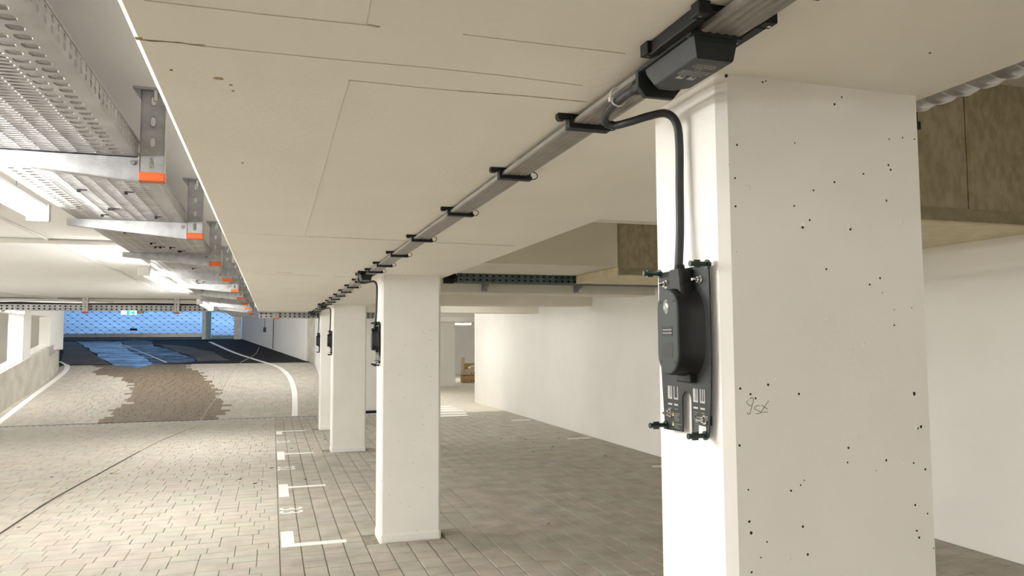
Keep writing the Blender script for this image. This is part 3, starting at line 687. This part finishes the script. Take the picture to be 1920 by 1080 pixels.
    for k in range(4): b.box(xp-.0007, xp, -.082, -.070, -.178+k*.004, -.1765+k*.004)
    b.build('sticker_print', 'print_grey', st)
    return t
ch0 = charger((cols[0][0], 1.528, H-.024), 'black charger backplate on the pencil-marked pillar')
ORD = ['second', 'third', 'fourth']
for k in (1, 2, 3):
    off = Vector((cols[k][0]-cols[0][0], cols[k][2]-cols[0][2], 0))
    dup(box0, Vector(box0.location)+off, 'black tap-off box above the %s pillar of the row' % ORD[k-1])
    dup(cb, Vector(cb.location)+off, 'black round cable hanging down the %s pillar of the row' % ORD[k-1])
    dup(ch0, Vector(ch0.location)+off, 'black charger backplate on the %s pillar of the row' % ORD[k-1])

# ================================================================== CABLE TRAYS
def cell(mb, O, U, V, N, u0, u1, v0, v1, hw, hh, rim=.002, closed=False):
    cu, cv = (u0+u1)/2, (v0+v1)/2
    P = lambda u, v, n=0: O+U*u+V*v+N*n
    out = [(u0, v0), (cu, v0), (u1, v0), (u1, cv), (u1, v1), (cu, v1), (u0, v1), (u0, cv)]
    k = .80
    inn = [(-hw*k, -hh*k), (0, -hh), (hw*k, -hh*k), (hw, 0), (hw*k, hh*k), (0, hh), (-hw*k, hh*k), (-hw, 0)]
    vs = [P(*q) for q in out]+[P(cu+a*1.25, cv+b_*1.25) for a, b_ in inn]+[P(cu+a, cv+b_, rim) for a, b_ in inn]
    fs = []
    for i in range(8):
        j = (i+1) % 8
        fs.append((i, j, 8+j, 8+i)); fs.append((8+i, 8+j, 16+j, 16+i))
    if closed: fs.append(tuple(range(16, 24)))
    mb.add(vs, fs)
def tray_section(L, W, hgt, name, m, parent, loc):
    b = MB(); X, Yv, Z = Vector((1, 0, 0)), Vector((0, 1, 0)), Vector((0, 0, 1)); O = Vector((0, 0, 0))
    rows = int(round(L/.05)); hw = W/2
    b.add([(-hw, 0, 0), (-hw+.03, 0, 0), (-hw+.03, L, 0), (-hw, L, 0)], [(0, 1, 2, 3)]); b.add([(hw-.03, 0, 0), (hw, 0, 0), (hw, L, 0), (hw-.03, L, 0)], [(0, 1, 2, 3)])
    nc = 5; cw = (W-.06-4*.044)/nc
    for r in range(rows):
        y0, y1 = r*.05, r*.05+.05
        for k, x in enumerate((-hw+.03, -hw+.074, hw-.118, hw-.074)):
            cell(b, O, X, Yv, Z, x, x+.044, y0, y1, .014, .0125, .003, False)
        for h in (0, 1):
            ya, yb = y0+h*.025, y0+h*.025+.025
            xs = [-hw+.118+cw*i for i in range(nc+1)]
            for i in range(nc): cell(b, O, X, Yv, Z, xs[i], xs[i+1], ya, yb, cw*.42, .0052, .008, not (h and i == nc-1 and r % 3 == 0))
    for s in (-1, 1):
        O2 = Vector((s*hw, 0, 0))
        b.add([(s*hw, 0, 0), (s*hw, L, 0), (s*hw, L, .012), (s*hw, 0, .012)], [(0, 1, 2, 3)])
        for r in range(rows):
            y0, y1 = r*.05, r*.05+.05
            cell(b, O2, Yv, Z, X*(-s), y0, y1, .012, .034, .0095, .0075, .001); cell(b, O2, Yv, Z, X*(-s), y0, y1, .034, .056, .0095, .0075, .001)
        b.box(s*hw-.006, s*hw+.002, 0, L, .056, .061)
    return b.build(name, m, parent, loc)
TX0, TX1, TZ = -.948, -.444, H+.625
tray = thing('cable_tray', 'long galvanised perforated cable tray hung along the drop beam', 'cable tray', ((TX0+TX1)/2, 0, TZ))
sec = tray_section(3.0, TX1-TX0, .06, 'tray_section', 'tray_steel', tray, (0, -.83, 0))
for k in range(-2, 7):
    if k == 0: continue
    if k == -2: continue
    c = sec.copy(); COL.objects.link(c); c.parent = tray; c.location = (0, -.83+3.0*k, 0 if k % 2 == 0 else 0)
for k in range(0, 6):     # couplers and cable-tie ends
    y = 2.17+3*k
    MB().box((TX1-TX0)/2-.006, (TX1-TX0)/2-.002, y-.1, y+.1, .004, .055).build('coupler', 'tray_steel', tray)
b = MB()
random.seed(11)
for k in range(44):
    y = random.choice([2.9+1.5*i for i in range(8)])+random.choice((.3, .55, .8, 1.0, 1.2)); x = random.uniform(-.12, .14)
    b.box(x-.006, x+.006, y-.005, y+.005, -.012, .001).box(x, x+.03, y-.0015, y+.0015, -.004, 0)
b.build('cable_tie_ends', 'black_plastic', tray)
# what lies in the tray: a few grey cables seen through the holes
b = MB()
for k in range(5): b.tube([( -.18+.05*k, -3.6, .016), (-.17+.05*k, 6, .016), (-.18+.05*k, 17, .016)], .011, 8)
tag(b.build('tray_cables', 'conduit_dark', None, ((TX0+TX1)/2, 0, TZ)), 'dark power cables lying in the long cable tray', 'cables', kind='stuff')
# hangers
def hanger(loc, label, arm=True, top=CEI, flip=1, armlen=.56, group='tray hangers', w_=.076, bot=.545+H, cap='orange_plastic', plate=True):
    t = thing('tray_hanger', label, 'tray hanger', loc, group)
    z0 = bot-loc[2]; z1 = top-loc[2]; hw = w_/2
    # slotted web facing along Y
    b = MB(); O = Vector((0, -.001, 0)); L = z1-z0-.03; nn = max(2, int(round(L/.065))); st = L/nn
    for i in range(nn):
        za = z0+.025+st*i
        b.add([(-hw, 0, za), (-hw*.5, 0, za), (-hw*.5, 0, za+st), (-hw, 0, za+st)], [(0, 1, 2, 3)]); b.add([(hw*.5, 0, za), (hw, 0, za), (hw, 0, za+st), (hw*.5, 0, za+st)], [(0, 1, 2, 3)])
        cell(b, Vector((0, 0, 0)), Vector((1, 0, 0)), Vector((0, 0, 1)), Vector((0, 1, 0)), -hw*.5, hw*.5, za, za+st, .0075, .0165, .004)
    b.box(-hw, -hw+.003, 0, .038, z0+.02, z1).box(hw-.003, hw, 0, .038, z0+.02, z1).box(-hw, hw, 0, .004, z1-.008, z1)
    b.build('post', 'galvanised', t)
    MB().box(-hw-.003, hw+.003, -.004, .042, z0-.002, z0+.028).build('end_cap', cap, t, bevel=.003)
    if plate:
        MB().prism([(-hw-.022, 0), (hw+.01, 0), (hw+.01, -.006), (-hw-.004, -.006), (-hw-.006, -.016), (-hw-.022, -.010)] and [(-.062, -.02), (.05, -.02), (.05, .07), (-.062, .07)], lambda p, q, t_: (p, q, t_), z1-.008, z1).build('head_plate', 'galvanised', t)
        MB().hexa([(-hw-.004, -.002, z1-.035), (-hw, -.002, z1-.035), (-hw, .036, z1-.035), (-hw-.004, .036, z1-.035)], [(-.062, -.015, z1-.006), (-hw, -.015, z1-.006), (-hw, .05, z1-.006), (-.062, .05, z1-.006)]).build('gusset', 'galvanised', t)
        MB().cyl((.008, -.012, z1-.045), (.008, -.012, z1), .007, 8).build('anchor_bolt', 'chrome', t)
    if arm:
        zt = TZ-loc[2]
        x0, x1 = -hw, -hw-armlen
        prof = [(x0, zt), (x1, zt), (x1, zt-.030), (x0, zt-.082)]
        a = MB().prism(prof, lambda p, q, y: (p, y, q), .002, .006)
        a.hexa([(x1, .002, zt-.032), (x0, .002, zt-.084), (x0, .040, zt-.084), (x1, .040, zt-.032)], [(x1, .002, zt-.029), (x0, .002, zt-.081), (x0, .040, zt-.081), (x1, .040, zt-.029)])
        a.box(x1, x0, .002, .042, zt-.004, zt-.0004)
        a.box(x0-.005, x0, -.003, .042, zt-.085, zt+.012)
        a = a.build('arm', 'galvanised', t)
        MB().cyl((x0-.02, -.006, zt-.022), (x0-.02, .004, zt-.022), .009, 6, smooth=False).cyl((x0-.085, .02, zt-.012), (x0-.085, .02, zt-.002), .010, 6, smooth=False).build('bolt', 'galvanised_dark', a)
    return t
hx = -.397
HL = 'galvanised slotted tray hanger with orange end cap beside the drop beam'
h0 = hanger((hx, 2.78, SOF), HL)
for k in (-4, -3, -2, -1, 1, 2, 3, 4, 5, 6, 7, 8, 9): dup(h0, (hx, 2.78+1.5*k, SOF))

# transverse trays
def flat_tray(x0, x1, y, z, name, label, m='tray_steel', D=.2, hh=.105, hs=.012):
    t = thing(name, label, 'cable tray', ((x0+x1)/2, y, z)); a = (x1-x0)/2
    b = MB(); n = int((x1-x0)/.088); st = 2*a/n
    for i in range(n):
        for r in (0, 1):
            cell(b, Vector((0, 0, 0)), Vector((1, 0, 0)), Vector((0, 0, 1)), Vector((0, 1, 0)), -a+st*i, -a+st*(i+1), hh*.5*r, hh*.5*(r+1), .017, hs, .004)
    b.box(-a, a, -.006, .002, hh, hh+.008)
    b.build('side_rail', m, t)
    MB().box(-a, a, 0, D, -.003, 0).build('tray_floor', m, t); MB().box(-a, a, D-.003, D, 0, hh).build('back_rail', m, t); MB().box(-a, a, .03, D-.03, .002, hh*.9).build('dark_tray_fill', 'black_plastic', t)  # cables stand as one black block, so the perforations read as dark shade
    MB().tube([(-a, .06, hh+.01), (-a*.4, .07, hh+.03), (0, .06, hh+.012), (a*.5, .07, hh+.03), (a, .06, hh+.012)], .022, 8).build('tray_cable', 'black_plastic', t)
    return t
flat_tray(-6.2, -1.0, 16.4, H+.622, 'cross_tray', 'galvanised cross tray hung in front of the exit gate')
for x in (-3.42, -1.81): hanger((x, 16.3, SOF), 'slotted hanger with red end cap in front of the exit gate', False, CEI, 1, 0, 'cross tray hangers', .10, H+.565, 'red_tool', True)
flat_tray(-.25, 2.4, 15.36, H+.462, 'short_cross_tray', 'galvanised cross tray at the far end of the drop beam')
hanger((.07, 15.30, SOF), 'slotted hanger with orange end cap at the end of the drop beam', False, CEI, 1, 0, 'end hangers', .09, H+.44)
# dark bay tray
bt = flat_tray(2.30, XW-.02, 9.66, H+.775, 'bay_tray', 'dark cable tray along the painted beam by the long wall', 'green_grey_steel', .28, .11)
for x in (2.75, 4.1):
    o = thing('tray_bracket', 'small steel bracket under the dark bay tray', 'bracket', (x, 9.8, H+.69), 'bay tray brackets')
    MB().box(-.035, .035, .15, .18, -.02, .082).build('wall_plate', 'galvanised', o)
    MB().prism([(-.12, .082), (.15, .082), (.15, 0), (.12, 0), (-.12, .06)], lambda p, q, t: (t, p, q), -.006, .006).build('arm', 'galvanised', o)
o = thing('tray_end_bracket', 'black angle piece at the end of the dark bay tray', 'bracket', (2.22, 9.70, H+.78))
MB().box(-.10, .04, -.01, .01, -.03, .06).box(-.02, .07, -.01, .25, .03, .10).build('angle_piece', 'black_plastic', o)

# ================================================================== SPIRAL DUCT
DX, DZ, DR = 1.845, H+.79, .10
b = MB(); ns, yy, loops = 40, -3.0, []
while yy < 2.55:
    lp = []
    for i in range(ns):
        a = i/ns; ph = ((yy/.075)+a) % 1.0
        r = DR+.008*max(0, 1-abs(ph-.5)*6)
        lp.append((DX+r*math.cos(a*6.2832), yy, DZ+r*math.sin(a*6.2832)))
    loops.append(lp); yy += .0065
b.loft(loops, smooth=True)
tag(b.build('spiral_duct', 'duct_zinc'), 'spiral ventilation duct above the bays beside the pillar', 'duct')
o = thing('duct_bracket', 'black square bracket under the spiral duct', 'bracket', (1.84, 1.90, DZ))
MB().box(-.12, .12, -.025, .025, -.125, -.10).build('bracket_plate', 'black_plastic', o); MB().box(-.122, -.112, -.012, .012, -.125, BAYTOP-DZ).box(.112, .122, -.012, .012, -.125, BAYTOP-DZ).build('drop_rod', 'black_plastic', o)

# ================================================================== LAMPS
def lamp(loc, L, label, group=None, drop=None, along='y', glow='lamp_glow'):
    t = thing('tube_lamp', label, 'lamp', loc, group, 0 if along == 'y' else math.pi/2)
    h = L/2
    MB().box(-.04, .04, -h, h, .012, .05).build('housing', 'lamp_white', t, bevel=.004)
    prof = [(.043*math.cos(math.pi+math.pi*i/8), .014+.040*math.sin(math.pi+math.pi*i/8)) for i in range(9)]
    MB().loft([[(p*.75, -h-.02, .006+(q-.006)*.75) for p, q in prof], [(p, -h+.02, q) for p, q in prof], [(p, h-.02, q) for p, q in prof], [(p*.75, h+.02, .006+(q-.006)*.75) for p, q in prof]], smooth=True).build('diffuser', glow, t)
    for sy in (-1, 1): MB().box(-.046, .046, sy*(h+.012)-.022, sy*(h+.012)+.022, -.030, .052).build('end_cap', 'lamp_white', t, bevel=.006)
    if drop:
        r = MB()
        for y in (-h*.7, h*.7): r.cyl((0, y, .05), (0, y, drop-loc[2]), .003, 6)
        r.build('hanger_rod', 'galvanised', t)
    return t
LX, LZ = -1.03, H+.585
for k, lb in ((-2, 'white tube lamp at the rear end of the long cable tray'), (-1, 'white tube lamp behind the viewer along the cable tray'), (0, 'glowing tube lamp beside the first hangers of the cable tray'), (1, 'glowing tube lamp midway along the cable tray'), (2, 'glowing tube lamp near the far end of the cable tray')):
    if k == -2: continue
    lamp((LX, 2.88+5.15*k, LZ), 2.1, lb, 'tube lamps along the tray', CEI)
q = aty(25, 584, 19.2)
for xx, lb in ((q.x, 'glowing tube lamp beside the white parapet pillar'), (-2.7, 'tube lamp above the foot of the ramp'), (.1, 'tube lamp over the ramp edge line')):
    lamp((xx, 19.2 if xx < -4 else 20.75, q.z if xx < -4 else CEI+.30), 1.3, lb, 'lamps over the ramp foot', CEI+.42 if xx > -4 else CEI+.15, 'y' if xx < -4 else 'x', 'lamp_glow' if xx < -4 else 'lamp_glow_soft')
for xx, lb in ((-3.6, 'added fill lamp under the sloping ceiling on the parapet side'), (-.6, 'added fill lamp under the sloping ceiling on the wall side')):  # two unseen lamps added to brighten the ramp and its side wall
    lamp((xx, 22.4, 3.08), 1.5, lb, 'added fill lamps under the sloping ceiling', 3.2, 'x', 'lamp_glow_soft')
lamp((3.6, 13.9, 2.46), .6, 'short hidden fill lamp added between the painted bay beams', None, CEI, 'x', 'lamp_glow_soft')  # hidden lamp added to lift the middle of the long wall
lamp((3.7, 18.4, 2.47), 1.4, 'hidden fill lamp added behind the last painted bay beam', None, CEI, 'x', 'lamp_glow_soft')  # added out of sight to brighten the far end of the wall
for yy, lb in ((-4.2, 'added fill lamp on the left wall at the rear corner'), (2.6, 'added fill lamp on the left wall beside the viewer'), (7.5, 'added fill lamp on the left wall ahead of the viewer'), (12.5, 'added fill lamp on the left wall towards the ramp')):  # made-up lamps outside the view, lighting the left faces of the pillars
    t = lamp((-6.22, yy, 1.95), 1.5, lb, 'added fill lamps along the left wall'); t.rotation_euler = (0, -math.pi/2, 0)
for yy, lb in ((5.2, 'added fill lamp on the lane ceiling ahead of the viewer'), (2.3, 'added fill lamp on the lane ceiling beside the viewer')):  # extra out-of-view lamps, so floor bounce brightens the drop beam
    lamp((-3.0 if yy < 3 else -4.4, yy, CEI-.06), 1.5, lb, 'added fill lamps on the lane ceiling', CEI)
lamp((-7.2, 20.6, 2.3), 1.5, 'glowing tube lamp behind the parapet openings', None, 2.9)
lamp((3.4, 22.8, 2.44), 1.5, 'tube lamp beyond the white end wall', None, CEI, 'x')
lamp((7.6, 32.5, 2.42), 1.5, 'glowing tube lamp above the cardboard boxes', None, CEI, 'x')
lamp((3.5, 31, 2.44), 1.5, 'tube lamp along the far room passage', None, CEI)
lamp((3.3, -4.6, 2.9), 1.5, 'added fill lamp over the rear parking bays', None, BAYTOP, 'y')  # added behind the camera to light the near drop beam
lamp((-3.0, -4.0, CEI-.06), 1.5, 'added fill lamp on the lane ceiling at the rear', None, CEI)  # unseen extra lamp for more light on the near part
# conduits on the ceiling
def conduit(pts, r, name, label, m='conduit'):
    return tag(MB().tube(pts, r, 8).build(name, m), label, 'conduit')
conduit([(-6.2, 7.10, CEI-.02), (-1.02, 7.10, CEI-.02)], .022, 'ceiling_conduit', 'pale conduit crossing the ceiling to the cable tray')
conduit([(-1.78, .5, CEI-.006), (-1.78, 14, CEI-.006)], .010, 'ceiling_conduit', 'thin pale conduit running along the lane ceiling')
conduit([(-5.6, 11.5, CEI-.012), (-4.0, 16.2, CEI-.012), (-3.2, 17.7, CEI-.012)], .014, 'ceiling_conduit', 'slanting pale conduit on the ceiling near the gate')
conduit([(-6.2, 16.36, CEI-.012), (-.3, 16.36, CEI-.012)], .013, 'ceiling_conduit', 'dark conduit along the ceiling above the cross tray', 'conduit_dark')

# ================================================================== GATE
GX0, GX1 = -7.02, -2.42
zb = rz(GY)+.02
g = thing('exit_gate', 'wide roll-up grille gate closing the exit ramp', 'gate', ((GX0+GX1)/2, GY-.1, zb)); a = (GX1-GX0)/2
def lattice(b, x0, x1, z0, z1, px=.145, pz=.105):
    nx, nz = int((x1-x0)/px), int((z1-z0)/pz)
    for i in range(nx+1):
        for j in range(nz+1):
            if (i+j) % 2 == 0:
                x, z = x0+i*px, z0+j*pz
                b.box(x-.019, x+.019, -.012, .012, z-.017, z+.017)
                for s in (1, -1):
                    if j < nz and 0 <= i+s <= nx:
                        p = Vector((x, 0, z)); q = Vector((x+s*px, 0, z+pz)); d = (q-p).normalized(); n = Vector((-d.z, 0, d.x))*(.004 if s < 0 else .0025)
                        b.add([p-n, q-n, q+n, p+n], [(0, 1, 2, 3)]); b.add([p-n+Vector((0,.006,0)), q-n+Vector((0,.006,0)), q+n+Vector((0,.006,0)), p+n+Vector((0,.006,0))], [(3, 2, 1, 0)])
b = MB(); lattice(b, -a, a, .19, 2.1)
for j in range(19): b.box(-a, a, -.004, .004, .19+.105*j-.002, .19+.105*j+.002)
o = b.build('grille', 'grille_wire', g); o['kind'] = 'stuff'
MB().box(-a, a, -.03, .03, .04, .18).build('bottom_rail', 'gate_rail', g, bevel=.01); MB().box(-a, a, -.02, .02, .01, .04).build('rubber_seal', 'black_plastic', g)
MB().box(-.06, .17, -.05, -.02, .28, .36).build('lock_box', 'black_plastic', g)
p = thing('gate_post', 'grey blue steel post between grille gate and side door', 'gate post', (-2.27, GY-.12, rz(GY)-.02))
MB().box(-.15, .0, -.04, .1, 0, 2.25).build('guide_rail', 'gate_steel', p); MB().box(.01, .15, -.06, .1, 0, 2.25).build('door_frame', 'gate_blue', p)
MB().box(-.02, .03, -.07, -.04, 0, 1.35).build('cover_strip', 'gate_blue', p)
d = thing('side_gate', 'narrow grille door beside the roll-up gate', 'gate', (-1.63, GY-.12, rz(GY)-.02))
b = MB(); lattice(b, -.44, .30, .16, 2.0); o = b.build('grille', 'grille_wire', d); o['kind'] = 'stuff'
MB().box(-.46, .32, -.02, .02, .02, .15).build('kick_rail', 'gate_blue', d); MB().box(-.45, -.21, -.06, -.03, 1.15, 1.45).build('control_box', 'gate_steel', d); MB().box(.30, .54, -.04, .06, 0, 2.2).build('hinge_post', 'gate_steel', d)
b = MB()
for z in (.35, .75, 1.15): b.box(-.46, -.38, -.03, .03, z, z+.03).box(.24, .32, -.03, .03, z, z+.03)
b.build('hinge', 'black_plastic', d)
e = thing('exit_sign', 'green and white emergency exit sign under the cross tray', 'sign', (-2.66, 16.33, H+.575))
MB().box(-.14, .13, -.02, .02, -.035, .045).build('sign_face', 'exit_white', e); MB().box(-.04, .01, -.022, -.019, -.035, .045).build('pictogram', 'exit_green', e); MB().prism([(.015, .0), (.10, .045), (.10, -.035)], lambda p, q, t: (p, t, q), -.022, -.019).build('arrow', 'exit_green', e)
MB().box(.14, .26, -.03, .04, -.01, .05).build('sign_battery', 'galvanised_dark', e)
# cable and pull switch on the ramp wall
q = Vector((.0, 27.1, 0))
b = MB().tube([(.03, 27.0, rz(27)+.05), (.04, 27.0, 3.2)], .012, 6)
tag(b.build('wall_cable', 'cable_rubber'), 'thin dark cable running down the ramp side wall', 'cable')
o = thing('pull_switch', 'dark pull switch hanging from a cord over the ramp', 'switch', (-.24, 26.4, 2.0)); MB().box(-.045, .045, -.04, .04, 0, .16).build('switch_body', 'charcoal_plastic', o, bevel=.01); MB().tube([(0, 0, .15), (0, 0, 1.7)], .008, 6).build('pull_cord', 'cable_rubber', o)

# ================================================================== FAR ROOM
t = thing('concrete_pillar', 'white pillar standing in the bright far room', 'pillar', (6.27, 28.2, 0)); MB().prism([(-.30, -.27), (-.27, -.3), (.27, -.3), (.3, -.27), (.3, .3), (-.3, .3)], lambda p, q, z: (p, q, z), -.002, CEI).build('shaft', 'wall_paint', t)
def carton(loc, sx, sy, sz, label, m, open_top=False):
    t = thing('cardboard_box', label, 'box', loc, 'cartons in the far room')
    b = MB()
    b.box(-sx, sx, -sy, -sy+.012, 0, sz).box(-sx, sx, sy-.012, sy, 0, sz).box(-sx, -sx+.012, -sy, sy, 0, sz).box(sx-.012, sx, -sy, sy, 0, sz).box(-sx, sx, -sy, sy, 0, .012)
    b.build('carton_walls', m, t)
    if open_top:
        f = MB(); f.hexa([(-sx, -sy, sz), (-sx+.012, -sy, sz), (-sx+.012, sy, sz), (-sx, sy, sz)], [(-sx+.03, -sy, sz+.48), (-sx+.045, -sy, sz+.48), (-sx+.045, sy, sz+.48), (-sx+.03, sy, sz+.48)]); f.build('flap', 'wood', t)
        MB().hexa([(-sx+.06, sy-.012, sz), (sx, sy-.012, sz), (sx, sy, sz), (-sx+.06, sy, sz)], [(-sx+.06, sy+.05, sz+.22), (sx, sy+.05, sz+.22), (sx, sy+.062, sz+.22), (-sx+.06, sy+.062, sz+.22)]).build('flap', 'cardboard', t)
    else: MB().box(-sx, sx, -sy, sy, sz-.012, sz).build('lid', m, t)
    b = MB()
    for x in (-.05, .06, .12): b.box(x, x+.05, -sy-.002, -sy+.001, .05, .08).box(x, x+.015, -sy-.002, -sy+.001, .05, .13)
    b.build('box_print', 'dark_hole', t)
    return t
carton((7.74, 30.2, 0), .36, .25, .30, 'closed brown cardboard box on the floor, lower one of two', 'cardboard')
carton((7.74, 30.2, .30), .35, .24, .24, 'open cardboard box stacked on a brown carton', 'cardboard_light', True)
o = thing('packing_foam', 'white crumpled packing in the open cardboard box', 'packing', (7.86, 30.2, .33)); MB().loft([[(-.2, -.18, 0), (.2, -.18, 0), (.2, .18, 0), (-.2, .18, 0)], [(-.22, -.2, .22), (.21, -.2, .26), (.2, .2, .22), (-.2, .2, .27)], [(-.1, -.1, .34), (.15, -.12, .30), (.12, .1, .36), (-.1, .1, .30)]]).build('foam', 'tie_white', o)
o = thing('red_tool', 'small red tool on the floor beside the cartons', 'tool', (6.98, 31.0, 0)); MB().box(-.30, .1, -.04, .04, 0, .05).build('tool_handle', 'red_tool', o); MB().cyl((.1, 0, .04), (.28, 0, .04), .04, 10).build('tool_head', 'dark_hole', o)
bpy.context.view_layer.update()
